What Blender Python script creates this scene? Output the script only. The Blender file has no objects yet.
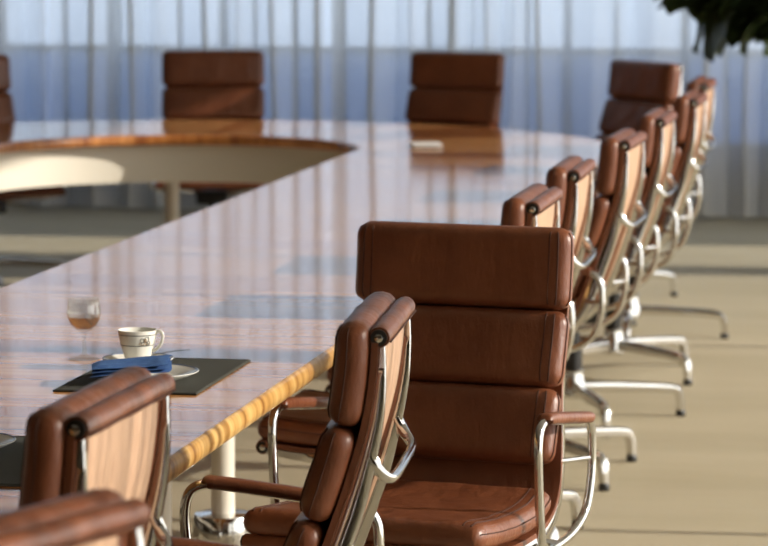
import bpy, bmesh, math, random
from mathutils import Vector, Matrix, Euler

rnd = random.Random(7)
S = bpy.context.scene
COL = S.collection
PI = math.pi

# ------------------------------------------------------------------ camera
# world: +Y runs along the straight side of the table, +X to its right, Z up
FPX = 3350.0
cam_d = bpy.data.cameras.new('camera')
cam = bpy.data.objects.new('camera', cam_d)
COL.objects.link(cam)
cam.location = (0, 0, 1.68)
cam.rotation_euler = (PI / 2 - math.atan(363 / FPX), 0, math.atan(0.175))
cam_d.sensor_width = 36.0
cam_d.lens = 36.0 * FPX / 768.0
cam_d.clip_end = 200
cam_d.dof.use_dof = True
cam_d.dof.focus_distance = 6.1
cam_d.dof.aperture_fstop = 7.5
S.camera = cam

# ------------------------------------------------------------------ world, sun, exposure
W = bpy.data.worlds.new('world')
S.world = W
W.use_nodes = True
bg = W.node_tree.nodes['Background']
bg.inputs[0].default_value = (0.73, 0.84, 1.0, 1)
bg.inputs[1].default_value = 2.6

SUN_EL = math.radians(21)
SUN_AZ = math.radians(2)          # measured from +X towards +Y
sd = bpy.data.lights.new('sun', 'SUN')
sd.energy = 21
sd.angle = math.radians(0.53)
sd.color = (1.0, 0.90, 0.76)
so = bpy.data.objects.new('sun', sd)
COL.objects.link(so)
to_sun = Vector((math.cos(SUN_EL) * math.cos(SUN_AZ), math.cos(SUN_EL) * math.sin(SUN_AZ), math.sin(SUN_EL)))
so.rotation_euler = to_sun.to_track_quat('Z', 'Y').to_euler()
so.location = (12, 6, 6)

S.view_settings.view_transform = 'Standard'
S.view_settings.look = 'None'
S.view_settings.gamma = 1.0
S.view_settings.use_curve_mapping = False
S.view_settings.exposure = 0.0

# ------------------------------------------------------------------ helpers
def tag(o, label=None, cat=None, group=None, kind=None):
    if label: o['label'] = label
    if cat: o['category'] = cat
    if group: o['group'] = group
    if kind: o['kind'] = kind
    return o

def empty(name, loc=(0, 0, 0), rz=0.0):
    o = bpy.data.objects.new(name, None)
    COL.objects.link(o)
    o.location = loc
    o.rotation_euler = (0, 0, rz)
    o.empty_display_size = 0.1
    return o

class MB:
    def __init__(self):
        self.v = []; self.f = []; self.uv = {}
    def add(self, verts, faces):
        n = len(self.v)
        self.v += [tuple(p) for p in verts]
        self.f += [tuple(i + n for i in f) for f in faces]
        return self
    def box(self, x0, x1, y0, y1, z0, z1):
        vs = [(x0,y0,z0),(x1,y0,z0),(x1,y1,z0),(x0,y1,z0),(x0,y0,z1),(x1,y0,z1),(x1,y1,z1),(x0,y1,z1)]
        return self.add(vs, [(0,3,2,1),(4,5,6,7),(0,1,5,4),(1,2,6,5),(2,3,7,6),(3,0,4,7)])
    def bbox(self, x0, x1, y0, y1, z0, z1, r=0.004, seg=2):
        bm = bmesh.new()
        bmesh.ops.create_cube(bm, size=1)
        for v in bm.verts:
            v.co = Vector(((x0+x1)/2 + v.co.x*(x1-x0), (y0+y1)/2 + v.co.y*(y1-y0), (z0+z1)/2 + v.co.z*(z1-z0)))
        bmesh.ops.bevel(bm, geom=bm.edges[:], offset=r, segments=seg, affect='EDGES', profile=0.5)
        bm.verts.index_update()
        self.add([v.co[:] for v in bm.verts], [[v.index for v in f.verts] for f in bm.faces])
        bm.free()
        return self
    def lathe(self, prof, n=24, c=(0, 0, 0), cap0=True, cap1=True, close=False):
        vs = []; fs = []
        m = len(prof)
        for r, z in prof:
            for i in range(n):
                a = 2*PI*i/n
                vs.append((c[0]+r*math.cos(a), c[1]+r*math.sin(a), c[2]+z))
        rng = m if close else m-1
        for j in range(rng):
            j2 = (j+1) % m
            for i in range(n):
                i2 = (i+1) % n
                fs.append((j*n+i, j*n+i2, j2*n+i2, j2*n+i))
        if not close:
            if cap0: fs.append(tuple(reversed(range(n))))
            if cap1: fs.append(tuple((m-1)*n+i for i in range(n)))
        return self.add(vs, fs)
    def sweep(self, pts, sec, up=(0, 0, 1), caps=True, closed=False, scale=None):
        """sec: list of (a,b) in the frame (side, up') ; scale: per point (sa,sb)"""
        pts = [Vector(p) for p in pts]
        n = len(pts); k = len(sec)
        vs = []; fs = []
        nrm = None
        for i, p in enumerate(pts):
            if closed:
                t = pts[(i+1) % n] - pts[i-1]
            else:
                t = pts[min(i+1, n-1)] - pts[max(i-1, 0)]
            t.normalize()
            if nrm is None:
                u = Vector(up)
                nrm = u - t*u.dot(t)
                if nrm.length < 1e-4:
                    nrm = Vector((1, 0, 0)) - t*t.x
                nrm.normalize()
            else:
                nrm = nrm - t*nrm.dot(t)
                nrm.normalize()
            side = t.cross(nrm)
            sa, sb = scale[i] if scale else (1, 1)
            for a, b in sec:
                vs.append(tuple(p + side*a*sa + nrm*b*sb))
        for i in range(n if closed else n-1):
            i2 = (i+1) % n
            for j in range(k):
                j2 = (j+1) % k
                fs.append((i*k+j, i*k+j2, i2*k+j2, i2*k+j))
        if caps and not closed:
            fs.append(tuple(reversed(range(k))))
            fs.append(tuple((n-1)*k+j for j in range(k)))
        return self.add(vs, fs)
    def tube(self, pts, r, n=10, closed=False, up=(0, 0, 1), rs=None):
        sec = [(r*math.cos(2*PI*i/n), r*math.sin(2*PI*i/n)) for i in range(n)]
        sc = [(q, q) for q in rs] if rs else None
        return self.sweep(pts, sec, up=up, closed=closed, scale=sc)
    def mesh(self, name, mat, smooth=True, angle=40):
        me = bpy.data.meshes.new(name)
        me.from_pydata(self.v, [], self.f)
        me.validate()
        bm = bmesh.new(); bm.from_mesh(me)
        bmesh.ops.recalc_face_normals(bm, faces=bm.faces[:])
        bm.to_mesh(me); bm.free()
        if smooth:
            me.polygons.foreach_set('use_smooth', [True]*len(me.polygons))
            try:
                me.set_sharp_from_angle(angle=math.radians(angle))
            except Exception:
                pass
        me.materials.append(mat)
        return me
    def build(self, name, mat, parent=None, smooth=True, angle=40):
        o = bpy.data.objects.new(name, self.mesh(name, mat, smooth, angle))
        COL.objects.link(o)
        if parent: o.parent = parent
        return o

def catmull(pts, n=8, closed=False):
    P = [Vector(p) for p in pts]
    out = []
    m = len(P)
    for i in range(m if closed else m-1):
        if closed:
            p0, p1, p2, p3 = P[i-1], P[i], P[(i+1) % m], P[(i+2) % m]
        else:
            p1, p2 = P[i], P[i+1]
            p0 = P[i-1] if i > 0 else p1*2-p2
            p3 = P[i+2] if i+2 < m else p2*2-p1
        for k in range(n):
            t = k/n
            out.append(0.5*((2*p1)+(p2-p0)*t+(2*p0-5*p1+4*p2-p3)*t*t+(3*p1-p0-3*p2+p3)*t**3))
    if not closed: out.append(P[-1].copy())
    return out

def copy_tree(o, parent=None):
    c = o.copy()
    COL.objects.link(c)
    if parent is not None: c.parent = parent
    for ch in list(o.children):
        copy_tree(ch, c)
    return c

# ------------------------------------------------------------------ materials
def nodes(name):
    m = bpy.data.materials.new(name)
    m.use_nodes = True
    nt = m.node_tree
    return m, nt, nt.nodes['Principled BSDF']

def setp(b, **k):
    for a, v in k.items():
        b.inputs[a.replace('_', ' ')].default_value = v

def plain(name, col, rough=0.5, metal=0.0, **k):
    m, nt, b = nodes(name)
    b.inputs['Base Color'].default_value = (*col, 1)
    b.inputs['Roughness'].default_value = rough
    b.inputs['Metallic'].default_value = metal
    for a, v in k.items():
        b.inputs[a].default_value = v
    return m

def add_noise(nt, scale, detail=4, rough=0.5, coord='Object', sc=(1, 1, 1)):
    tc = nt.nodes.new('ShaderNodeTexCoord')
    mp = nt.nodes.new('ShaderNodeMapping')
    mp.inputs['Scale'].default_value = sc
    nz = nt.nodes.new('ShaderNodeTexNoise')
    nz.inputs['Scale'].default_value = scale
    nz.inputs['Detail'].default_value = detail
    nz.inputs['Roughness'].default_value = rough
    nt.links.new(tc.outputs[coord], mp.inputs[0])
    nt.links.new(mp.outputs[0], nz.inputs['Vector'])
    return nz

def ramp(nt, src, stops):
    r = nt.nodes.new('ShaderNodeValToRGB')
    e = r.color_ramp.elements
    e[0].position, e[0].color = stops[0][0], (*stops[0][1], 1)
    e[1].position, e[1].color = stops[-1][0], (*stops[-1][1], 1)
    for p, c in stops[1:-1]:
        q = e.new(p); q.color = (*c, 1)
    nt.links.new(src, r.inputs[0])
    return r

def bump(nt, b, src, strength=0.2, dist=0.002):
    bp = nt.nodes.new('ShaderNodeBump')
    bp.inputs['Strength'].default_value = strength
    bp.inputs['Distance'].default_value = dist
    nt.links.new(src, bp.inputs['Height'])
    nt.links.new(bp.outputs[0], b.inputs['Normal'])
    return bp

def mat_leather():
    m, nt, b = nodes('brown_leather')
    n1 = add_noise(nt, 9, 5, 0.6)
    r = ramp(nt, n1.outputs['Fac'], [(0.3, (0.140, 0.041, 0.016)), (0.7, (0.200, 0.065, 0.027))])
    nt.links.new(r.outputs[0], b.inputs['Base Color'])
    setp(b, Roughness=0.37)
    b.inputs['Specular IOR Level'].default_value = 0.5
    n2 = add_noise(nt, 16, 4, 0.6, sc=(1.6, 1, 0.55))
    n3 = add_noise(nt, 420, 2, 0.5)
    ad = nt.nodes.new('ShaderNodeMath'); ad.operation = 'MULTIPLY_ADD'
    ad.inputs[1].default_value = 0.06
    nt.links.new(n3.outputs['Fac'], ad.inputs[0]); nt.links.new(n2.outputs['Fac'], ad.inputs[2])
    bump(nt, b, ad.outputs[0], 0.45, 0.012)
    return m

def mat_veneer():
    m, nt, b = nodes('walnut_veneer')
    n1 = add_noise(nt, 1.0, 6, 0.55, coord='UV', sc=(14, 0.5, 1))
    n2 = add_noise(nt, 1.0, 3, 0.5, coord='UV', sc=(2.4, 0.22, 1))
    ad = nt.nodes.new('ShaderNodeMath'); ad.operation = 'MULTIPLY_ADD'
    ad.inputs[1].default_value = 0.45
    nt.links.new(n1.outputs['Fac'], ad.inputs[0]); nt.links.new(n2.outputs['Fac'], ad.inputs[2])
    r = ramp(nt, ad.outputs[0], [(0.52, (0.13, 0.040, 0.014)), (0.65, (0.44, 0.165, 0.050)), (0.76, (0.68, 0.33, 0.12)), (0.90, (0.48, 0.19, 0.06))])
    nt.links.new(r.outputs[0], b.inputs['Base Color'])
    setp(b, Roughness=0.085)
    b.inputs['Specular IOR Level'].default_value = 0.5
    return m

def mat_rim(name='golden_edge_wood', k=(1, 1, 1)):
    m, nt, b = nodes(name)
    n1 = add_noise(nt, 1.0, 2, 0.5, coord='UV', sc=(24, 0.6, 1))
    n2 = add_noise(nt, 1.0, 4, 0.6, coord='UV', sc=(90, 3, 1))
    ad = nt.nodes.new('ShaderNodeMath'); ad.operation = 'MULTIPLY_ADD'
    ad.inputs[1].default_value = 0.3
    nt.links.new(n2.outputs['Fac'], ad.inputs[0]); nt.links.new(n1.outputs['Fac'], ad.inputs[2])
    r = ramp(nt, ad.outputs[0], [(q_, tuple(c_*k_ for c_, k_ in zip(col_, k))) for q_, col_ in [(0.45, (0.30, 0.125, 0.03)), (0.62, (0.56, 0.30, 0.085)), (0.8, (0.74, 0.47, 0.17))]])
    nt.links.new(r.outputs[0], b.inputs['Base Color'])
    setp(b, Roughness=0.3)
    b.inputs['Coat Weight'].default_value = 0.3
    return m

def mat_floor():
    m, nt, b = nodes('beige_carpet')
    n1 = add_noise(nt, 1.1, 5, 0.6, sc=(0.5, 2.2, 1))
    r = ramp(nt, n1.outputs['Fac'], [(0.3, (0.40, 0.345, 0.225)), (0.7, (0.48, 0.42, 0.29))])
    nt.links.new(r.outputs[0], b.inputs['Base Color'])
    setp(b, Roughness=0.75)
    n2 = add_noise(nt, 260, 2, 0.5)
    bump(nt, b, n2.outputs['Fac'], 0.25, 0.003)
    return m

def mat_curtain(name, col, tr, split=0.55):
    m = bpy.data.materials.new(name); m.use_nodes = True
    nt = m.node_tree; nt.nodes.clear()
    out = nt.nodes.new('ShaderNodeOutputMaterial')
    t = nt.nodes.new('ShaderNodeBsdfTransparent')
    d = nt.nodes.new('ShaderNodeBsdfDiffuse'); d.inputs[0].default_value = (*col, 1)
    l = nt.nodes.new('ShaderNodeBsdfTranslucent'); l.inputs[0].default_value = (*col, 1)
    m1 = nt.nodes.new('ShaderNodeMixShader'); m1.inputs[0].default_value = split
    m2 = nt.nodes.new('ShaderNodeMixShader'); m2.inputs[0].default_value = 1-tr
    nt.links.new(d.outputs[0], m1.inputs[1]); nt.links.new(l.outputs[0], m1.inputs[2])
    nt.links.new(t.outputs[0], m2.inputs[1]); nt.links.new(m1.outputs[0], m2.inputs[2])
    nt.links.new(m2.outputs[0], out.inputs[0])
    return m

def mat_pane(name, tint, gloss=0.06, haze=0.0):
    m = bpy.data.materials.new(name); m.use_nodes = True
    nt = m.node_tree; nt.nodes.clear()
    out = nt.nodes.new('ShaderNodeOutputMaterial')
    t = nt.nodes.new('ShaderNodeBsdfTransparent'); t.inputs[0].default_value = (*tint, 1)
    g = nt.nodes.new('ShaderNodeBsdfGlossy'); g.inputs['Roughness'].default_value = 0.02
    mx = nt.nodes.new('ShaderNodeMixShader'); mx.inputs[0].default_value = gloss
    nt.links.new(t.outputs[0], mx.inputs[1]); nt.links.new(g.outputs[0], mx.inputs[2])
    last = mx
    if haze:
        l = nt.nodes.new('ShaderNodeBsdfTranslucent'); l.inputs[0].default_value = (*tint, 1)
        m2 = nt.nodes.new('ShaderNodeMixShader'); m2.inputs[0].default_value = haze
        nt.links.new(last.outputs[0], m2.inputs[1]); nt.links.new(l.outputs[0], m2.inputs[2])
        last = m2
    nt.links.new(last.outputs[0], out.inputs[0])
    return m

def mat_placemat():
    m, nt, b = nodes('dark_woven_mat')
    tc = nt.nodes.new('ShaderNodeTexCoord')
    w = nt.nodes.new('ShaderNodeTexWave')
    w.inputs['Scale'].default_value = 55
    w.bands_direction = 'Y'
    w.inputs['Distortion'].default_value = 0.6
    nt.links.new(tc.outputs['Object'], w.inputs['Vector'])
    r = ramp(nt, w.outputs['Fac'], [(0.2, (0.030, 0.030, 0.025)), (0.8, (0.105, 0.105, 0.088))])
    nt.links.new(r.outputs[0], b.inputs['Base Color'])
    setp(b, Roughness=0.85)
    b.inputs['Specular IOR Level'].default_value = 0.2
    bump(nt, b, w.outputs['Fac'], 0.5, 0.001)
    return m

def mat_napkin():
    m, nt, b = nodes('blue_napkin')
    n = add_noise(nt, 60, 4, 0.7, sc=(1, 2.2, 1))
    r = ramp(nt, n.outputs['Fac'], [(0.45, (0.035, 0.105, 0.30)), (0.75, (0.09, 0.21, 0.46))])
    nt.links.new(r.outputs[0], b.inputs['Base Color'])
    setp(b, Roughness=0.85)
    return m

def mat_tan():
    m, nt, b = nodes('tan_back_cloth')
    n = add_noise(nt, 1.0, 3, 0.5, sc=(160, 160, 3))
    r = ramp(nt, n.outputs['Fac'], [(0.35, (0.42, 0.25, 0.155)), (0.65, (0.53, 0.335, 0.21))])
    nt.links.new(r.outputs[0], b.inputs['Base Color'])
    setp(b, Roughness=0.55)
    return m

def mat_leaf():
    m, nt, b = nodes('leaf_green')
    n = add_noise(nt, 12, 3)
    r = ramp(nt, n.outputs['Fac'], [(0.3, (0.018, 0.030, 0.008)), (0.7, (0.040, 0.060, 0.018))])
    nt.links.new(r.outputs[0], b.inputs['Base Color'])
    setp(b, Roughness=0.45)
    return m

LEATHER = mat_leather()
SEAM = plain('brown_thread', (0.055, 0.018, 0.009), 0.85)
TAN = mat_tan()
CHROME = plain('polished_metal', (0.70, 0.69, 0.67), 0.09, 1.0)
BLACK = plain('black_plastic', (0.012, 0.011, 0.010), 0.4)
VENEER = mat_veneer()
RIM = mat_rim()
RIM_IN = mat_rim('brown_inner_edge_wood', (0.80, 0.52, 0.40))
CREAM = plain('cream_lacquer', (0.75, 0.70, 0.59), 0.45)
FLOOR = mat_floor()
WALL = plain('dark_wood_panelling', (0.13, 0.085, 0.05), 0.6)
CEIL = plain('ceiling_paint', (0.42, 0.40, 0.36), 0.9)
FRAME = plain('window_frame_grey', (0.42, 0.43, 0.44), 0.5)
SHEER = mat_curtain('sheer_voile', (0.78, 0.77, 0.73), 0.20)
SHEER_R = mat_curtain('sheer_voile_side', (0.80, 0.79, 0.75), 0.27)
PANE = mat_pane('window_glass', (0.97, 0.98, 1.0))
PANE_DIM = mat_pane('dimming_window_glass', (0.83, 0.86, 0.90))  # tint added to dim daylight through the far windows
PANE_LOW = mat_pane('frosted_lower_glass', (0.33, 0.40, 0.53), 0.06, 0.40)
SPANDREL = plain('grey_spandrel', (0.20, 0.19, 0.18), 0.8)
PORC = plain('cream_porcelain', (0.84, 0.82, 0.74), 0.18)
DECOR = plain('dark_glaze_line', (0.05, 0.055, 0.055), 0.3)
GOLD = plain('ochre_glaze', (0.45, 0.26, 0.09), 0.35)
BLUELINE = plain('blue_glaze_line', (0.10, 0.14, 0.26), 0.3)
MAT = mat_placemat()
NAPKIN = mat_napkin()
def mat_thin_glass(name, tint, body=0.0, bodycol=(1, 1, 1)):
    m = bpy.data.materials.new(name); m.use_nodes = True
    nt = m.node_tree; nt.nodes.clear()
    o_ = nt.nodes.new('ShaderNodeOutputMaterial')
    t = nt.nodes.new('ShaderNodeBsdfTransparent'); t.inputs[0].default_value = (*tint, 1)
    d = nt.nodes.new('ShaderNodeBsdfTranslucent'); d.inputs[0].default_value = (*bodycol, 1)
    g = nt.nodes.new('ShaderNodeBsdfGlossy'); g.inputs['Roughness'].default_value = 0.03
    lw = nt.nodes.new('ShaderNodeLayerWeight'); lw.inputs[0].default_value = 0.5
    pw = nt.nodes.new('ShaderNodeMath'); pw.operation = 'POWER'; pw.inputs[1].default_value = 4.0
    fr = nt.nodes.new('ShaderNodeMath'); fr.operation = 'MULTIPLY_ADD'; fr.inputs[1].default_value = 0.6; fr.inputs[2].default_value = 0.10
    nt.links.new(lw.outputs['Facing'], pw.inputs[0]); nt.links.new(pw.outputs[0], fr.inputs[0])
    m0 = nt.nodes.new('ShaderNodeMixShader'); m0.inputs[0].default_value = body
    m1 = nt.nodes.new('ShaderNodeMixShader')
    nt.links.new(t.outputs[0], m0.inputs[1]); nt.links.new(d.outputs[0], m0.inputs[2])
    nt.links.new(fr.outputs[0], m1.inputs[0]); nt.links.new(m0.outputs[0], m1.inputs[1]); nt.links.new(g.outputs[0], m1.inputs[2])
    nt.links.new(m1.outputs[0], o_.inputs[0])
    return m
GLASS = mat_thin_glass('clear_glass', (0.96, 0.97, 0.96), 0.10, (0.9, 0.9, 0.88))
DRINK = mat_thin_glass('amber_drink', (0.92, 0.64, 0.42), 0.22, (0.85, 0.50, 0.26))
PAPER = plain('white_paper', (0.80, 0.80, 0.78), 0.7)
LEAF = mat_leaf()
BARK = plain('brown_bark', (0.10, 0.065, 0.04), 0.8)
POT = plain('dark_grey_pot', (0.06, 0.06, 0.06), 0.5)
SOIL = plain('dark_soil', (0.03, 0.02, 0.014), 0.95)

# ------------------------------------------------------------------ the room shell
XL, XR, YB, YF, H = -10.0, 3.0, -3.0, 18.45, 3.4
tag(MB().box(XL-0.3, XR+0.3, YB-0.3, YF+0.3, -0.1, 0).build('floor', FLOOR, smooth=False), 'beige short pile carpet floor', kind='structure')
tag(MB().box(XL-0.3, XR+0.3, YB-0.3, YF+0.3, H, H+0.1).build('ceiling', CEIL, smooth=False), 'plain pale ceiling over the meeting room', kind='structure')
tag(MB().box(XL-0.2, XL, YB-0.2, YF+0.2, 0, H).build('wall_left', WALL, smooth=False), 'dark wood panelled wall behind the far side chairs', kind='structure')
tag(MB().box(XL, XR, YB-0.2, YB, 0, H).build('wall_back', WALL, smooth=False), 'dark wood panelled wall behind the viewer', kind='structure')
SOLID_Y = 17.0
WIN_Y = 1.2
tag(MB().box(XR, XR+0.2, SOLID_Y, YF+0.2, 0, H).build('sun_block_wall_far', WALL, smooth=False), 'added dark wall piece beside the side windows, blocking sun from the far end', kind='structure')  # unseen solid stretch, put in to keep sun off the far window wall

tag(MB().box(XR, XR+0.2, YB-0.2, WIN_Y, 0, H).build('light_block_wall_near', WALL, smooth=False), 'added dark wall piece beside the viewer, blocking window light at the near end', kind='structure')  # unseen solid stretch, added to darken the room around the viewer

def window(name, along, c0, c1, fixed, z0, z1, zmid, label):
    """along: 'x' or 'y'. A framed bay with a clear upper pane and a frosted lower pane."""
    r = empty(name)
    tag(r, label, kind='structure')
    def bx(a0, a1, b0, b1, z_0, z_1):
        if along == 'x': return MB().box(a0, a1, b0, b1, z_0, z_1)
        return MB().box(b0, b1, a0, a1, z_0, z_1)
    t = 0.022
    bx(c0, c0+t, fixed, fixed+0.08, z0, z1).build('frame_post', FRAME, r, False)
    bx(c1-t, c1, fixed, fixed+0.08, z0, z1).build('frame_post', FRAME, r, False)
    bx(c0+t, c1-t, fixed, fixed+0.08, z0, z0+0.06).build('frame_rail', FRAME, r, False)
    bx(c0+t, c1-t, fixed, fixed+0.08, zmid-0.02, zmid+0.02).build('frame_rail', FRAME, r, False)
    bx(c0+t, c1-t, fixed, fixed+0.08, z1-0.06, z1).build('frame_rail', FRAME, r, False)
    bx(c0+t, c1-t, fixed+0.035, fixed+0.041, zmid+0.02, z1-0.06).build('pane', PANE_DIM if along == 'x' else PANE, r, False)
    if along == 'x':
        bx(c0+t, c1-t, fixed+0.01, fixed+0.07, z0+0.06, 0.40).build('spandrel', SPANDREL, r, False)
        bx(c0+t, c1-t, fixed+0.035, fixed+0.041, 0.40, zmid-0.02).build('lower_pane', PANE_LOW, r, False)
    else:
        bx(c0+t, c1-t, fixed+0.035, fixed+0.041, z0+0.06, zmid-0.02).build('lower_pane', PANE, r, False)
    return r

nwin = 0
x = XL
WBAY = 0.65
while x < XR - 0.01:
    nwin += 1
    window('window_%d' % nwin, 'x', x, min(x+WBAY, XR), YF, 0.0, H, 0.90, 'tall glazed window bay behind the sheer curtains')
    x += WBAY
y = WIN_Y
while y < SOLID_Y - 0.01:
    nwin += 1
    window('window_%d' % nwin, 'y', y, min(y+3.95, SOLID_Y), XR, 0.0, H, 0.97, 'tall glazed side window bay letting in the sun')
    y += 3.95

def curtain(name, along, c0, c1, fixed, mat, seed, wl=(0.09, 0.36), amp=0.055, ov=(0.04, 0.42)):
    r = random.Random(seed)
    pts = []
    t = c0
    side = 1
    while t < c1:
        w = r.uniform(*wl)
        a = amp*r.uniform(0.5, 1.25)
        sh = w*r.uniform(*ov)
        n = 9
        for k in range(n):
            ph = k/n
            xx = t + w*ph + sh*math.sin(2*PI*ph*2)*0.5
            yy = a*math.sin(2*PI*ph)*side
            pts.append((xx, yy, r.random()))
        t += w
    pts.append((c1, 0.0, 0.5))
    rows = [0.02, 0.5, 1.1, 1.8, 2.6, H-0.03]
    mb = MB()
    vs = []; fs = []
    n = len(pts)
    for j, z in enumerate(rows):
        k = 1.0 + 0.25*(1-j/5)
        for i, (xx, yy, q) in enumerate(pts):
            xj = min(max(xx + (0.012*math.sin(i*0.37+j*1.9) if 4 < i < n-10 else 0), c0), c1)
            yj = yy*k + 0.006*math.sin(i*0.21+j*2.3)
            vs.append((xj, fixed+yj, z) if along == 'x' else (fixed+yj, xj, z))
    for j in range(len(rows)-1):
        for i in range(n-1):
            fs.append((j*n+i, j*n+i+1, (j+1)*n+i+1, (j+1)*n+i))
    mb.add(vs, fs)
    return mb.build(name, mat, angle=180)

i = 0
x = -9.9
while x < 2.8:
    i += 1
    o = curtain('sheer_curtain', 'x', x, min(x+1.597, 2.9), 18.22, SHEER, 100+i)
    tag(o, 'pale sheer floor-length curtain panel in soft folds before the window wall', 'curtain', 'sheer curtains along the window wall')
    x += 1.6
i = 0
y = WIN_Y+0.01
while y < SOLID_Y-0.3:
    i += 1
    o = curtain('side_curtain', 'y', y, min(y+1.657, SOLID_Y-0.02), 2.84, SHEER_R, 300+i, wl=(0.07, 0.14) if y < 6 else (0.10, 0.20), amp=0.05, ov=(0.30, 0.62) if y < 6 else (0.0, 0.25))
    tag(o, 'pale sheer curtain panel before the sunny side windows', 'curtain', 'sheer curtains along the side windows')
    y += 1.66

# ------------------------------------------------------------------ the table
CX, CN, CF = -3.125, 4.2, 12.97      # axis, near and far arc centres
RI, RO = 0.735, 1.785
ZT, TH = 0.74, 0.043
table = empty('conference_table', (CX, 8.58, 0))
tag(table, 'long ring-shaped conference table in glossy brown veneer with golden wood edge', 'table')
TOFF = Vector((CX, 8.58, 0))

def ring_path(seg, n):
    """centre-line samples: list of (centre point, outward unit vector, radius base point, along coord)"""
    out = []
    if seg[0] == 'arc':
        _, cy, a0, a1, s0 = seg
        for k in range(n+1):
            a = a0+(a1-a0)*k/n
            out.append((Vector((CX, cy, 0)), Vector((math.cos(a), math.sin(a), 0)), s0+abs(a-a0)*1.23))
    else:
        _, side, y0, y1, s0 = seg
        for k in range(n+1):
            yy = y0+(y1-y0)*k/n
            out.append((Vector((CX, yy, 0)), Vector((side, 0, 0)), s0+abs(yy-y0)))
    return out

def build_uv(vs, fs, uvs, name, mat, parent, angle=40):
    me = bpy.data.meshes.new(name)
    me.from_pydata([tuple(v - TOFF) for v in vs], [], fs)
    ul = me.uv_layers.new(name='UVMap')
    for p in me.polygons:
        for li in p.loop_indices:
            ul.data[li].uv = uvs[me.loops[li].vertex_index]
    bm = bmesh.new(); bm.from_mesh(me)
    bmesh.ops.recalc_face_normals(bm, faces=bm.faces[:])
    bm.to_mesh(me); bm.free()
    me.polygons.foreach_set('use_smooth', [True]*len(me.polygons))
    me.set_sharp_from_angle(angle=math.radians(angle))
    me.materials.append(mat)
    o = bpy.data.objects.new(name, me)
    COL.objects.link(o); o.parent = parent
    return o

def strip(path, sec, name, mat, parent, angle=40):
    """sweep a closed section of (radius, z, uv) along the path"""
    vs = []; uvs = []; fs = []
    k = len(sec)
    for c, d, s in path:
        for r, z in sec:
            vs.append(c + d*r + Vector((0, 0, z)))
            uvs.append((s, r + z*0.3))
    n = len(path)
    for i in range(n-1):
        for j in range(k):
            j2 = (j+1) % k
            fs.append((i*k+j, i*k+j2, (i+1)*k+j2, (i+1)*k+j))
    fs.append(tuple(range(k))); fs.append(tuple((n-1)*k+j for j in range(k)))
    return build_uv(vs, fs, uvs, name, mat, parent, angle)

EW = 0.013
def bull(r_in, sgn):
    sec = [(r_in, ZT)]
    for k in range(9):
        a = PI/2 - PI*k/8
        sec.append((r_in + sgn*(EW*math.cos(a)), ZT-TH/2 + TH/2*math.sin(a)))
    sec.append((r_in, ZT-TH))
    return sec

g = 0.0007
segs = [('str', 1, CN+g, 8.0-g, 0.0), ('str', 1, 8.0+g, CF-g, 13.7), ('str', -1, CN+g, 8.0-g, 31.0), ('str', -1, 8.0+g, CF-g, 47.0),
        ('arc', CF, g, PI-g, 60.0), ('arc', CN, -g, -PI+g, 75.0)]
for sg in segs:
    n = 48 if sg[0] == 'arc' else 2
    p = ring_path(sg, n)
    top = strip(p, [(RI+EW, ZT), (RO-EW, ZT), (RO-EW, ZT-TH), (RI+EW, ZT-TH)], 'tabletop_section', VENEER, table)
    tag(top, 'glossy brown veneer tabletop section')
    strip(p, bull(RO-EW, 1), 'outer_edge', RIM, table, 60)
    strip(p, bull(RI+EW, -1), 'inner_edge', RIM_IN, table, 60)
    strip(p, [(RI+0.085, ZT-TH), (RI+0.105, ZT-TH), (RI+0.105, 0.535), (RI+0.085, 0.535)], 'apron', CREAM, table)

leg_spots = []
for sx in (-1, 1):
    for yy in (4.6, 7.70, 8.40, 10.9, 12.6):
        leg_spots.append((sx*1.23, yy))
for a in (0.62, 1.81, 2.52):
    leg_spots.append((1.23*math.cos(a), CF+1.23*math.sin(a)))
    leg_spots.append((1.23*math.cos(a), CN-1.23*math.sin(a)))
lm = None
for lx, ly in leg_spots:
    if lm is None:
        lm = MB().lathe([(0.031, 0.10), (0.031, ZT-TH-0.012), (0.06, ZT-TH-0.01), (0.06, ZT-TH)], 20).mesh('leg', CREAM)
        fm = MB().lathe([(0.078, 0.0), (0.08, 0.004), (0.08, 0.105), (0.074, 0.118), (0.034, 0.122)], 28).mesh('leg_drum', CHROME, angle=50)
    o = bpy.data.objects.new('leg', lm); COL.objects.link(o); o.parent = table
    o.location = (lx, ly-8.58, 0)
    f = bpy.data.objects.new('leg_drum', fm); COL.objects.link(f); f.parent = o

# ------------------------------------------------------------------ the chair
# profile of the side rails: (forward from the column, height), from the top of the back to the seat front
PROF = catmull([(-.300, 1.000, 0), (-.296, .941, 0), (-.284, .863, 0), (-.258, .77, 0), (-.226, .677, 0), (-.193, .585, 0),
                (-.160, .512, 0), (-.108, .457, 0), (-.02, .428, 0), (.10, .422, 0), (.22, .428, 0), (.325, .440, 0)], 10)
PROF = [(p.x, p.y) for p in PROF]
ARC = [0.0]
for a, b in zip(PROF, PROF[1:]):
    ARC.append(ARC[-1] + math.hypot(b[0]-a[0], b[1]-a[1]))
LEN = ARC[-1]

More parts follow.
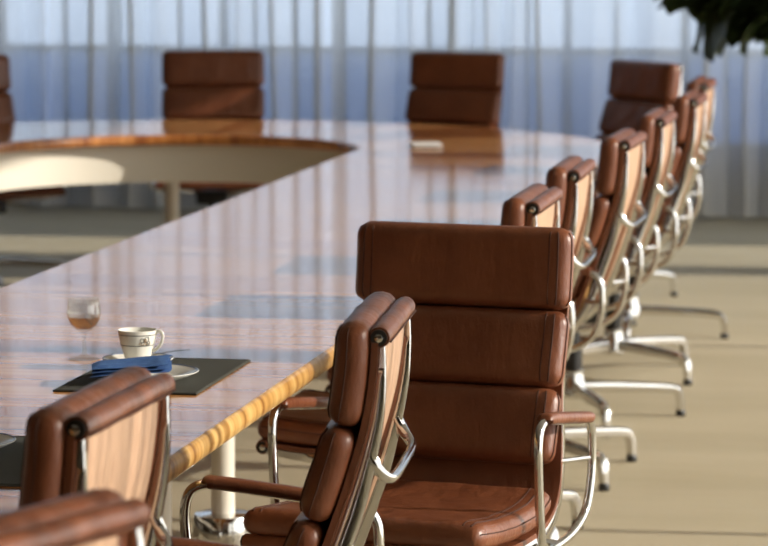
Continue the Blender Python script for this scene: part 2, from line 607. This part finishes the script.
def prof(b):
    """point and sitter-side normal at arclength b"""
    if b <= 0:
        i, u = 0, 0
    elif b >= LEN:
        i, u = len(PROF)-2, 1
    else:
        i = max(k for k in range(len(ARC)-1) if ARC[k] <= b)
        u = (b-ARC[i])/(ARC[i+1]-ARC[i])
    p, q = PROF[i], PROF[i+1]
    def tan(k):
        k0, k1 = max(k-1, 0), min(k+1, len(PROF)-1)
        return Vector((PROF[k1][0]-PROF[k0][0], PROF[k1][1]-PROF[k0][1])).normalized()
    t = (tan(i)*(1-u)+tan(i+1)*u).normalized()
    base = Vector(p)*(1-u)+Vector(q)*u
    if b < 0: base = base + t*b
    if b > LEN: base = base + t*(b-LEN)
    return base, Vector((-t.y, t.x)), t

def P3(a, b, t):
    base, n, _ = prof(b)
    q = base + n*t
    return Vector((a, -q.x, q.y))        # chair faces local -Y

def flare(b):
    u = min(max((b-0.22)/0.38, 0), 1)
    return 0.030*u*u*(3-2*u)

def b_at_z(z):
    for k in range(len(PROF)):
        if PROF[k][1] <= z: return ARC[k]
    return LEN

def pad_mesh(w, b0, b1, t0, th, r=(0.037, 0.035), crown=0.007, wr=0, seed=0, na=26, nb=12):
    """pillow mapped on the profile; half width w, between arclengths b0..b1, from offset t0, thickness th"""
    q = random.Random(seed)
    ph = [q.uniform(0, 6.28) for _ in range(8)]
    hb = (b1-b0)/2; bc = (b0+b1)/2; ht = th/2
    rx, ry = r
    rz = ht
    ix, iy = w-rx, hb-ry
    def warp(a, bb, tt):
        """(a, b) from the centre"""
        f = (1-(a/w)**2)*(1-(bb/hb)**2)
        f = max(f, 0)
        cr = crown*f**0.5
        wrinkle = wr*f**0.3*(math.sin(a*46+ph[0]+5*math.sin(bb*14+ph[1]))*0.5+math.sin(a*91+ph[2]+4*math.sin(bb*22+ph[3]))*0.3)
        if tt > 0: tt = tt + cr + wrinkle
        return P3(a, bc+bb, t0+ht+tt)
    # cube-sphere style rounded box
    bm = bmesh.new()
    us = [-1+2*k/na for k in range(na+1)]
    vs_ = [-1+2*k/nb for k in range(nb+1)]
    def shape(x, y, z):
        # x,y,z in [-1,1] cube surface -> rounded box
        def split(c, i, rr):
            full = i+rr
            c = c*full
            k = max(-i, min(i, c))
            return k, (c-k)/rr
        kx, dx = split(x, ix, rx); ky, dy = split(y, iy, ry); kz, dz = 0.0, z
        l = max(abs(dx), abs(dy), abs(dz), 1e-6)
        L = (abs(dx)**2.35+abs(dy)**2.35+abs(dz)**2.35)**(1/2.35) or 1
        dx, dy, dz = dx/L*l, dy/L*l, dz/L*l
        # superelliptic flattening keeps the faces broad
        return kx+dx*rx, ky+dy*ry, dz*rz
    # denser samples near the border
    def dens(n, edge):
        ks = [0.0, 0.25, 0.5, 0.75, 1.0]
        e = [-1+edge*(k) for k in ks]
        mid = [-1+edge+(2-2*edge)*k/n for k in range(1, n)]
        return e + mid + [-c for c in reversed(e)]
    X = dens(na, rx/w); Y = dens(nb, ry/hb); Z = [-1, -0.5, 0, 0.5, 1]
    cache = {}
    mb = MB()
    def vid(x, y, z):
        k = (round(x, 5), round(y, 5), round(z, 5))
        if k not in cache:
            cache[k] = len(mb.v)
            mb.v.append(tuple(warp(*shape(x, y, z))))
        return cache[k]
    def face(A, B, fn):
        for i in range(len(A)-1):
            for j in range(len(B)-1):
                mb.f.append((vid(*fn(A[i], B[j])), vid(*fn(A[i+1], B[j])), vid(*fn(A[i+1], B[j+1])), vid(*fn(A[i], B[j+1]))))
    for s in (-1, 1):
        face(X, Y, lambda p_, q_: (p_, q_, s))
        face(X, Z, lambda p_, q_: (p_, s, q_))
        face(Y, Z, lambda p_, q_: (s, p_, q_))
    bm.free()
    # seam lines: round each end of the front face, and one along the side gusset
    sm = []
    for s in (-1, 1):
        pts = []
        for k in range(33):
            y_ = -0.985+1.97*k/32
            x_ = s*(1-0.62*rx/w)
            a_, b_, t_ = shape(x_, y_, 1)
            pts.append(warp(a_, b_, t_+0.0004))
        sm.append(MB().tube(pts, 0.0018, 5, up=(s, 0, 0)))
        pts = []
        for k in range(33):
            y_ = -0.985+1.97*k/32
            x_ = s*(1-1.15*rx/w)
            a_, b_, t_ = shape(x_, y_, 1)
            pts.append(warp(a_, b_, t_+0.0002))
        sm.append(MB().tube(pts, 0.0013, 5, up=(s, 0, 0)))
        pts = []
        for k in range(33):
            y_ = -0.97+1.94*k/32
            a_, b_, t_ = shape(s, y_, 0.30)
            pts.append(warp(a_+s*0.0004, b_, t_))
        sm.append(MB().tube(pts, 0.0013, 5, up=(s, 0, 0)))
    return mb, sm

def sheet(w, b0, b1, t0, t1, n, extra=None):
    mb = MB()
    vs = []; fs = []
    for k in range(n+1):
        b = b0+(b1-b0)*k/n
        for a, t in ((-1, t0), (-1, t1), (1, t1), (1, t0)):
            vs.append(P3(a*(w+flare(b)), b, t))
    for k in range(n):
        for j in range(4):
            j2 = (j+1) % 4
            fs.append((k*4+j, k*4+j2, (k+1)*4+j2, (k+1)*4+j))
    fs.append((0, 1, 2, 3)); fs.append((n*4+3, n*4+2, n*4+1, n*4))
    return mb.add(vs, fs)

def make_chair():
    root = empty('office_chair')
    HW = 0.209
    # rails
    for s in (-1, 1):
        mb = MB()
        sec = [(-1, -.7), (-.7, -1), (.7, -1), (1, -.7), (1, .7), (.7, 1), (-.7, 1), (-1, .7)]
        vs = []; fs = []
        N = 64
        for k in range(N+1):
            b = LEN*k/N
            u = k/N
            la = 0.0055+0.0045*min(1, u*2.2)                       # half width across
            fa = 0.0035+0.0135*min(1, u/0.28)**0.8*(1 if u < 0.75 else 1-0.7*(u-0.75)/0.25)   # half depth
            for x_, y_ in sec:
                vs.append(P3(s*(HW+flare(b)) + x_*la, b, -0.0005 + (y_-1)*fa))
        for k in range(N):
            for j in range(8):
                j2 = (j+1) % 8
                fs.append((k*8+j, k*8+j2, (k+1)*8+j2, (k+1)*8+j))
        fs.append(tuple(range(8))); fs.append(tuple(N*8+j for j in range(8)))
        mb.add(vs, fs).build('rail', CHROME, root)
    # sling and back cloth
    sheet(HW+0.014, 0.008, LEN-0.005, 0.0, 0.011, 60).build('sling', LEATHER, root, angle=60)
    tag(sheet(HW-0.036, 0.012, b_at_z(0.53), -0.004, -0.0005, 40).build('back_panel', TAN, root, angle=60), 'tan cloth back panel')
    # rolls with end caps
    for nm, b, tt in (('top_roll', 0.0, 0.0), ('front_roll', LEN, -0.002)):
        c = P3(0, b, tt)
        HW = 0.209+flare(b)
        mb = MB()
        pts = []; rs = []
        for k in range(25):
            u = -1+2*k/24
            pts.append((u*(HW+0.008), c.y, c.z + 0.0006*math.sin(u*9)))
            rs.append(1.0 if abs(u) < 0.97 else 0.93)
        mb.tube(pts, 0.0185, 16, rs=rs)
        r_ = mb.build(nm, LEATHER, root, angle=60)
        MB().tube([(-(HW+0.004), c.y+0.0185, c.z-0.0068), (HW+0.004, c.y+0.0185, c.z-0.0068)], 0.0016, 5).build('seam', SEAM, r_)
        for s in (-1, 1):
            x0 = s*(HW+0.007)
            cp = MB().tube([(x0, c.y, c.z), (x0+s*0.006, c.y, c.z)], 0.0135, 18).build('end_cap', BLACK, root)
            MB().tube([(x0+s*0.005, c.y, c.z), (x0+s*0.0095, c.y, c.z), (x0+s*0.0105, c.y, c.z)], 0.0068, 12, rs=[1, 1, 0.7]).build('bolt', CHROME, cp)
    HW = 0.209
    # pads
    W_ = 0.239
    zs = [(-0.024, b_at_z(0.853)), (b_at_z(0.853)+0.0005, b_at_z(0.689)), (b_at_z(0.689)+0.0005, b_at_z(0.532))]
    for i, (b0, b1) in enumerate(zs):
        mb, sm = pad_mesh(W_, b0, b1, 0.012, 0.056, seed=i, wr=0.0020)
        p = mb.build('back_pad', LEATHER, root, angle=180)
        for q_ in sm: q_.build('seam', SEAM, p)
    bs0 = b_at_z(0.462)
    mb, sm = pad_mesh(W_+0.016, bs0, LEN+0.022, 0.012, 0.054, seed=9, wr=0.002, nb=20)
    p = mb.build('seat_pad', LEATHER, root, angle=180)
    for q_ in sm: q_.build('seam', SEAM, p)
    # back brace: bow behind the rails
    zb = b_at_z(0.80)
    y0 = P3(0, zb, -0.012).y
    HB = HW+flare(zb)
    pts = catmull([(-HB, y0+.006, .806), (-HB+.002, y0+.018, .786), (-HB+.018, y0+.032, .770), (-HB+.065, y0+.040, .765), (0, y0+.042, .765),
                   (HB-.065, y0+.040, .765), (HB-.018, y0+.032, .770), (HB-.002, y0+.018, .786), (HB, y0+.006, .806)], 6)
    n = len(pts)
    MB().sweep(pts, [(.0085*math.cos(2*PI*k/10), .0095*math.sin(2*PI*k/10)) for k in range(10)],
               scale=[(1, 1.25-0.4*math.sin(PI*i/(n-1))) for i in range(n)]).build('brace', CHROME, root)
    # seat spreaders below
    for fy in (-0.02, 0.10):
        pts = catmull([(-HW-.03, -fy, .402), (-HW+.05, -fy, .400), (-.07, -fy*.6, .385), (.07, -fy*.6, .385), (HW-.05, -fy, .400), (HW+.03, -fy, .402)], 5)
        MB().tube(pts, 0.012, 10).build('seat_spreader', CHROME, root)
    # armrests
    for s in (-1, 1):
        xo = s*0.286
        ctrl = [(xo, -.055, .671), (xo, -.088, .658), (xo, -.099, .615), (xo, -.091, .52), (xo, -.078, .445), (xo-s*.006, -.045, .408), (xo-s*.012, .04, .398),
                (xo-s*.010, .15, .410), (xo-s*.003, .216, .447), (xo, .243, .51), (xo, .247, .57), (xo, .241, .612), (xo, .214, .637), (xo, .16, .643), (xo, .06, .656), (xo, -.02, .667)]
        pts = catmull(ctrl, 6, closed=True)
        lp = MB().sweep(pts, [(.0095*math.cos(2*PI*k/12), .0095*math.sin(2*PI*k/12)) for k in range(12)], up=(1, 0, 0), closed=True).build('arm_loop', CHROME, root)
        # leather grip
        top = catmull([(xo, -.058, .673), (xo, -.051, .674), (xo, .0, .669), (xo, .08, .659), (xo, .16, .648), (xo, .206, .642), (xo, .212, .641)], 6)
        sec = [(.0175*math.copysign(abs(math.cos(a))**0.7, math.cos(a)), .0120*math.copysign(abs(math.sin(a))**0.7, math.sin(a))) for a in [2*PI*k/14 for k in range(14)]]
        nn = len(top)
        MB().sweep(top, sec, scale=[(0.8 if i in (0, nn-1) else 1,)*2 for i in range(nn)]).build('arm_pad', LEATHER, lp, angle=70)
        # pins to the rails
        c1 = P3(s*(HW+.028), b_at_z(.56), -.012)
        MB().tube([c1, (xo, .246, .552)], .006, 8).build('arm_bracket', CHROME, lp)
        MB().tube([(s*(HW+.03), .03, .410), (xo-s*.011, .05, .405)], .0075, 8).build('arm_bracket', CHROME, lp)
    # mechanism, column, star base
    MB().bbox(-.075, .075, -.10, .10, .330, .392, .015, 3).build('tilt_mechanism', BLACK, root)
    MB().tube([(.07, .02, .362), (.12, .02, .362), (.20, .0, .360)], .005, 8).build('tilt_lever', CHROME, root)
    MB().lathe([(.030, .15), (.030, .25), (.022, .255), (.022, .34)], 18).build('column', BLACK, root)
    MB().lathe([(.034, .075), (.045, .082), (.045, .12), (.036, .135), (.036, .165), (.031, .17)], 20).build('hub', CHROME, root)
    sec = [(-.015, -.013), (.015, -.013), (.018, -.004), (.015, .012), (.007, .016), (-.007, .016), (-.015, .012), (-.018, -.004)]
    lmesh = gmesh = None
    for k in range(4):
        if lmesh is None:
            pts = catmull([(.03, 0, .108), (.12, 0, .107), (.23, 0, .102), (.32, 0, .096), (.355, 0, .088), (.369, 0, .066), (.374, 0, .022)], 5)
            n = len(pts)
            lmesh = MB().sweep(pts, sec, scale=[(1.15-.35*i/(n-1), 1.25-.45*i/(n-1)) for i in range(n)]).mesh('leg', CHROME)
            gmesh = MB().lathe([(.015, 0), (.0165, .003), (.0165, .016), (.012, .024)], 14, c=(.374, 0, 0)).mesh('glide', BLACK)
        l = bpy.data.objects.new('leg', lmesh); COL.objects.link(l); l.parent = root
        l.rotation_euler = (0, 0, k*PI/2)
        g_ = bpy.data.objects.new('glide', gmesh); COL.objects.link(g_); g_.parent = l
    return root

proto = make_chair()
first = [True]
def place(label, back, facing, base_deg, group='brown leather swivel armchairs'):
    o = proto if first[0] else copy_tree(proto)
    f = Vector(facing).normalized()
    o.location = (back[0]+f.x*0.30, back[1]+f.y*0.30, 0)
    th = math.atan2(f.x, -f.y)
    o.rotation_euler = (0, 0, th)
    k = 0
    for ch in o.children:
        if ch.name.split('.')[0] == 'leg':
            ch.rotation_euler = (0, 0, k*PI/2 + math.radians(base_deg) - th)
            k += 1
    first[0] = False
    tag(o, label, 'chair', group)
    return o

RX = -0.965
def dirz(deg):           # facing -X, turned by deg counter-clockwise
    a = PI + math.radians(deg)
    return (math.cos(a), math.sin(a))

place('brown leather armchair turned away from the table, its seat facing out', (-1.028, 6.945), (-0.20, -0.98), 20)
place('brown leather armchair tucked at the table just in front of the turned-out chair', (-0.939, 5.449), dirz(4), 30)
place('brown leather armchair tucked in at the placemat with the empty side plate', (-1.145, 4.446), dirz(-1.7), 10)
place('brown leather armchair at the rounded table end, next to the second placemat chair', (-0.993, 3.44), dirz(-19), 40)
row = [(7.785, 0, -0.98, 40), (8.725, 1, -1.0, 45), (9.867, -1, -0.979, 42), (10.93, 0, -0.977, 23), (12.05, 0, -0.961, 51), (13.12, 0, -1.01, 4)]
ordw = ['first', 'second', 'third', 'fourth', 'fifth', 'sixth']
for i, (yy, dg, xx, bd) in enumerate(row):
    place('brown leather armchair facing the table, %s in the row behind the turned-out chair' % ordw[i], (xx, yy), dirz(dg), bd)
place('brown leather armchair at the curved table end beside the plant, turned sideways', (-1.37, 14.60), (-0.763, -0.646), 25)
place('brown leather armchair before the curtain at the curved table end, behind the white notepad', (-2.33, 15.40), (-0.30, -0.954), 35)
place('brown leather armchair facing straight down the table from the middle of the curved end', (-3.51, 15.40), (0.20, -0.98), 50)
place('brown leather armchair on the far side of the table where its curved end begins', (-4.535, 14.66), (0.63, -0.776), 15)

# ------------------------------------------------------------------ things on the table
def placemat(x0, x1, y0, y1, label):
    c = ((x0+x1)/2, (y0+y1)/2)
    o = MB().bbox(x0-c[0], x1-c[0], y0-c[1], y1-c[1], 0, 0.0035, 0.0012, 1).build('placemat', MAT, None, angle=30)
    o.location = (c[0], c[1], ZT+0.0003)
    hem = MB()
    w, h = (x1-x0)/2-.004, (y1-y0)/2-.004
    hem.tube([(-w, -h, .0035), (w, -h, .0035), (w, h, .0035), (-w, h, .0035)], .0012, 5, closed=True)
    hem.build('hem', MAT, o)
    tag(o, label, 'placemat', 'placemats on the table')
    return o
placemat(-1.763, -1.473, 6.300, 6.803, 'dark woven placemat under the blue napkin and coffee cup')
placemat(-1.773, -1.483, 5.232, 5.729, 'dark woven placemat under the small plate without a napkin')

ZM = ZT+0.0042
def plate(x, y, r, label, z=ZM, name='plate', group=None):
    k = r/0.105
    pr = [(0.0005, .004), (.055*k, .004), (.063*k, .005), (.072*k, .009), (.098*k, .0175), (.1045*k, .0192), (.105*k, .0182), (.1035*k, .0165), (.075*k, .0045), (.062*k, .0), (.0005, .0)]
    o = MB().lathe(pr, 40, cap0=False, cap1=False).build(name, PORC, None, angle=60)
    o.location = (x, y, z)
    MB().lathe([(.1005*k, .0187), (.1032*k, .0196), (.1030*k, .0191), (.1003*k, .0182)], 40, close=True).build('rim_line', BLUELINE, o)
    tag(o, label, 'plate', group)
    return o
plate(-1.617, 6.470, 0.107, 'cream plate with a thin dark rim line under the blue napkin')
plate(-1.722, 5.555, 0.098, 'cream side plate lying on the placemat beside the tucked-in chair')
plate(-1.680, 6.657, 0.074, 'small cream saucer under the coffee cup', name='saucer')

# coffee cup
cup = empty('coffee_cup', (-1.680, 6.655, ZM+0.0047))
cup.scale = (1.0, 1.0, 1.05)
tag(cup, 'cream porcelain coffee cup with two thin dark bands and a scroll emblem', 'cup')
out = [(.024, 0), (.0255, .001), (.0257, .005), (.0245, .007), (.027, .015), (.0325, .031), (.037, .047), (.0395, .060), (.0408, .0685)]
inn = [(.0396, .0690), (.0380, .060), (.0355, .047), (.031, .031), (.0255, .016), (.019, .009), (.0005, .008)]
def cup_r(z):
    for (r0, z0), (r1, z1) in zip(out, out[1:]):
        if z0 <= z <= z1 and z1 > z0: return r0+(r1-r0)*(z-z0)/(z1-z0)
    return out[-1][0]
MB().lathe([(.0005, .003)]+out+inn, 40, cap0=False, cap1=False).build('body', PORC, cup, angle=60)
for z, nm in ((.0605, 'upper_band'), (.0400, 'lower_band')):
    r = cup_r(z)
    MB().lathe([(r-.0005, z-.0007), (r+.0004, z-.0007), (r+.0005, z+.0007), (r-.0004, z+.0007)], 40, close=True).build(nm, DECOR, cup)
# handle points to the right of the camera (+x'), emblem a little before it
hd = Vector((0.985, -0.05, 0)).normalized()
def hp(r, z): return hd*r + Vector((0, 0, z))
hpts = catmull([hp(.037, .060), hp(.043, .066), hp(.051, .065), hp(.054, .055), hp(.050, .042), hp(.042, .033), hp(.032, .027)], 6)
MB().sweep(hpts, [(.0035*math.cos(2*PI*k/10), .0026*math.sin(2*PI*k/10)) for k in range(10)], up=(0, 1, 0)).build('handle', PORC, cup)
def on_cup(ang, z, off=.0006):
    r = cup_r(z)+off
    return Vector((r*math.cos(ang), r*math.sin(ang), z))
a0 = math.radians(-52)
for (cx_, cz_, rx_, rz_) in ((-.16, .051, .10, .0042), (.10, .0525, .12, .0055), (.0, .044, .22, .0035), (.22, .045, .10, .0045)):
    MB().tube([on_cup(a0+cx_+rx_*math.cos(2*PI*k/16), cz_+rz_*math.sin(2*PI*k/16)) for k in range(16)], .0006, 5, closed=True).build('emblem_scroll', DECOR, cup)
MB().tube([on_cup(a0+.02+.06*math.cos(2*PI*k/12), .051+.0028*math.sin(2*PI*k/12)) for k in range(12)], .0008, 5, closed=True).build('emblem_gilding', GOLD, cup)
MB().tube([on_cup(a0-.35+.7*k/14, .0435+.0022*math.sin(k*1.1)) for k in range(15)], .0006, 5).build('emblem_gilding', GOLD, cup)
# coffee spoon on the saucer
sp = empty('coffee_spoon', (-1.660, 6.715, ZM+0.0165))
sp.rotation_euler = (0, math.radians(-6), math.radians(22))
tag(sp, 'small steel coffee spoon lying across the saucer', 'spoon')
MB().sweep(catmull([(-.02, 0, .0), (.02, 0, .002), (.055, 0, .003), (.075, 0, .001)], 5), [(.0028*math.cos(2*PI*k/8), .0009*math.sin(2*PI*k/8)) for k in range(8)],
           scale=[(0.7+0.5*i/15, 1) for i in range(16)]).build('handle', CHROME, sp)
bm_ = MB(); vs = []; fs = []
for i in range(7):
    for k in range(14):
        a = 2*PI*k/14; r = i/6
        vs.append((-.036+.018*r*math.cos(a), .0115*r*math.sin(a), -.004*(1-r*r)))
for i in range(6):
    for k in range(14):
        fs.append((i*14+k, i*14+(k+1) % 14, (i+1)*14+(k+1) % 14, (i+1)*14+k))
bm_.add(vs, fs).build('bowl', CHROME, sp)

# napkin: folded cloth resting on the plate
nap = empty('folded_napkin', (-1.633, 6.422, ZM+0.0215))
nap.rotation_euler = (math.radians(4), math.radians(-4), math.radians(7))
tag(nap, 'blue folded napkin lying on the plate', 'napkin')
for li in range(3):
    q = random.Random(li)
    vs = []; fs = []
    NX, NY = 14, 8
    z0 = li*0.0068
    for side in (0, 1):
        for j in range(NY+1):
            for i in range(NX+1):
                u, v = i/NX, j/NY
                xx = (-.078+.156*u)*(1-.02*li) + .003*math.sin(v*5+li)
                yy = (-.052+.104*v)*(1-.04*li) + .012*(u-.5)
                zz = z0 + .0035*math.sin(u*4.5+li*.8)*math.sin(v*3+.5) + (.0052 if side else 0.0)
                e = min(u, 1-u, v, 1-v)
                if e == 0: zz = z0 + .0035*math.sin(u*4.5+li*.8)*math.sin(v*3+.5) + .0026
                vs.append((xx, yy, zz+.003))
    m = (NX+1)*(NY+1)
    for s_ in (0, 1):
        for j in range(NY):
            for i in range(NX):
                a = s_*m + j*(NX+1)+i
                fs.append((a, a+1, a+NX+2, a+NX+1))
    MB().add(vs, fs).build('fold_layer', NAPKIN, nap, angle=70)

# wine glass
wg = empty('wine_glass', (-1.826, 6.776, ZT+0.0005))
tag(wg, 'stemmed wine glass holding a little amber drink', 'glass')
gp = [(.0005, 0), (.0315, 0), (.0325, .0012), (.030, .0028), (.014, .0065), (.0052, .012), (.0040, .022), (.0040, .046), (.0058, .056), (.016, .0625), (.027, .072),
      (.0342, .086), (.0360, .098), (.0348, .112), (.0318, .128), (.0310, .1284), (.0305, .1278), (.0335, .112), (.0346, .098), (.0330, .087), (.026, .074), (.015, .0648), (.0005, .062)]
MB().lathe(gp, 36, cap0=False, cap1=False).build('glass_body', GLASS, wg, angle=60)
MB().lathe([(.0005, .0623), (.0148, .0651), (.0258, .0743), (.0327, .0872), (.0333, .0900), (.0005, .0900)], 36, cap0=False, cap1=False).build('drink', DRINK, wg, angle=60)

# notepad on the far table
npd = empty('notepad', (-2.14, 13.2, ZT+0.0004))
npd.rotation_euler = (0, 0, 0.25)
tag(npd, 'small white paper notepad lying on the far tabletop', 'notepad')
MB().bbox(-.06, .06, -.085, .085, 0, .004, .001, 1).build('backing', BLACK, npd)
MB().bbox(-.059, .059, -.084, .084, .004, .012, .001, 1).build('pages', PAPER, npd)

# ------------------------------------------------------------------ plant by the curtain
pl = empty('potted_plant', (-0.60, 15.65, 0))
tag(pl, 'tall potted plant with broad dark green leaves hanging beside the curtain', 'plant')
MB().lathe([(.15, 0), (.17, .01), (.20, .36), (.215, .37), (.215, .40), (.19, .40), (.185, .34), (.0005, .34)], 28, cap1=False).build('pot', POT, pl)
MB().lathe([(.184, .345), (.1, .36), (.0005, .365)], 20, cap1=False).build('soil', SOIL, pl)
MB().tube(catmull([(0, 0, .34), (.02, .01, .8), (-.03, -.02, 1.3), (-.06, .0, 1.9)], 6), .022, 8).build('trunk', BARK, pl)
def leaf_mesh(L, Wd, droop):
    mb = MB(); vs = []; fs = []
    N, M = 10, 6
    for i in range(N+1):
        u = i/N
        w = Wd*(math.sin(PI*min(1, u*0.95+0.03))**0.5)*(0.80+0.32*u)
        if i == N: w = Wd*0.42
        for j in range(M+1):
            v = -1+2*j/M
            wob = 1+0.06*math.sin(u*17+j)
            vs.append((u*L, v*w*0.5*wob, -droop*u*u*L + 0.10*Wd*abs(v)**1.5 + 0.012*math.sin(u*14)*abs(v)))
    for i in range(N):
        for j in range(M):
            a = i*(M+1)+j
            fs.append((a, a+1, a+M+2, a+M+1))
    return mb.add(vs, fs)
lms = []
for q in range(4):
    me = leaf_mesh(0.27+0.03*q, 0.20+0.02*q, 0.25+0.12*q).mesh('leaf', LEAF, angle=180)
    lms.append(me)
rp = random.Random(5)
branches = [((-.03, -.02, 1.25), (-.28, -.05, 1.42), (-.52, -.06, 1.39)), ((-.04, -.01, 1.35), (-.28, .06, 1.50), (-.55, .04, 1.46)), ((-.05, 0, 1.5), (-.25, -.12, 1.66), (-.55, -.15, 1.60)),
            ((-.03, 0, 1.2), (-.2, -.10, 1.36), (-.42, -.14, 1.35)), ((-.05, 0, 1.7), (.1, .1, 1.9), (.3, .12, 1.9)), ((-.05, 0, 1.5), (.12, -.1, 1.65), (.33, -.14, 1.6)),
            ((-.03, -.02, 1.18), (-.28, .02, 1.34), (-.54, .02, 1.31)), ((-.04, -.02, 1.3), (-.2, -.1, 1.47), (-.46, -.12, 1.43)), ((-.06, 0, 1.85), (-.15, .1, 2.05), (-.3, .15, 2.1)), ((-.06, 0, 1.55), (-.3, .12, 1.78), (-.6, .15, 1.72))]
for b in branches:
    br = catmull(b, 6)
    bo = MB().tube(br, .009, 6, rs=[1-.5*k/12 for k in range(13)]).build('branch', BARK, pl)
    for k in range(20):
        p = br[min(12, 1+int(k*0.6))]
        lo = bpy.data.objects.new('leaf', rp.choice(lms)); COL.objects.link(lo); lo.parent = bo
        lo.location = p
        d = (Vector(b[2])-Vector(b[0])).normalized()
        az = math.atan2(d.y, d.x) + rp.uniform(-1.6, 1.6)
        lo.rotation_euler = (rp.uniform(-.5, .5), rp.uniform(-.25, .55), az)
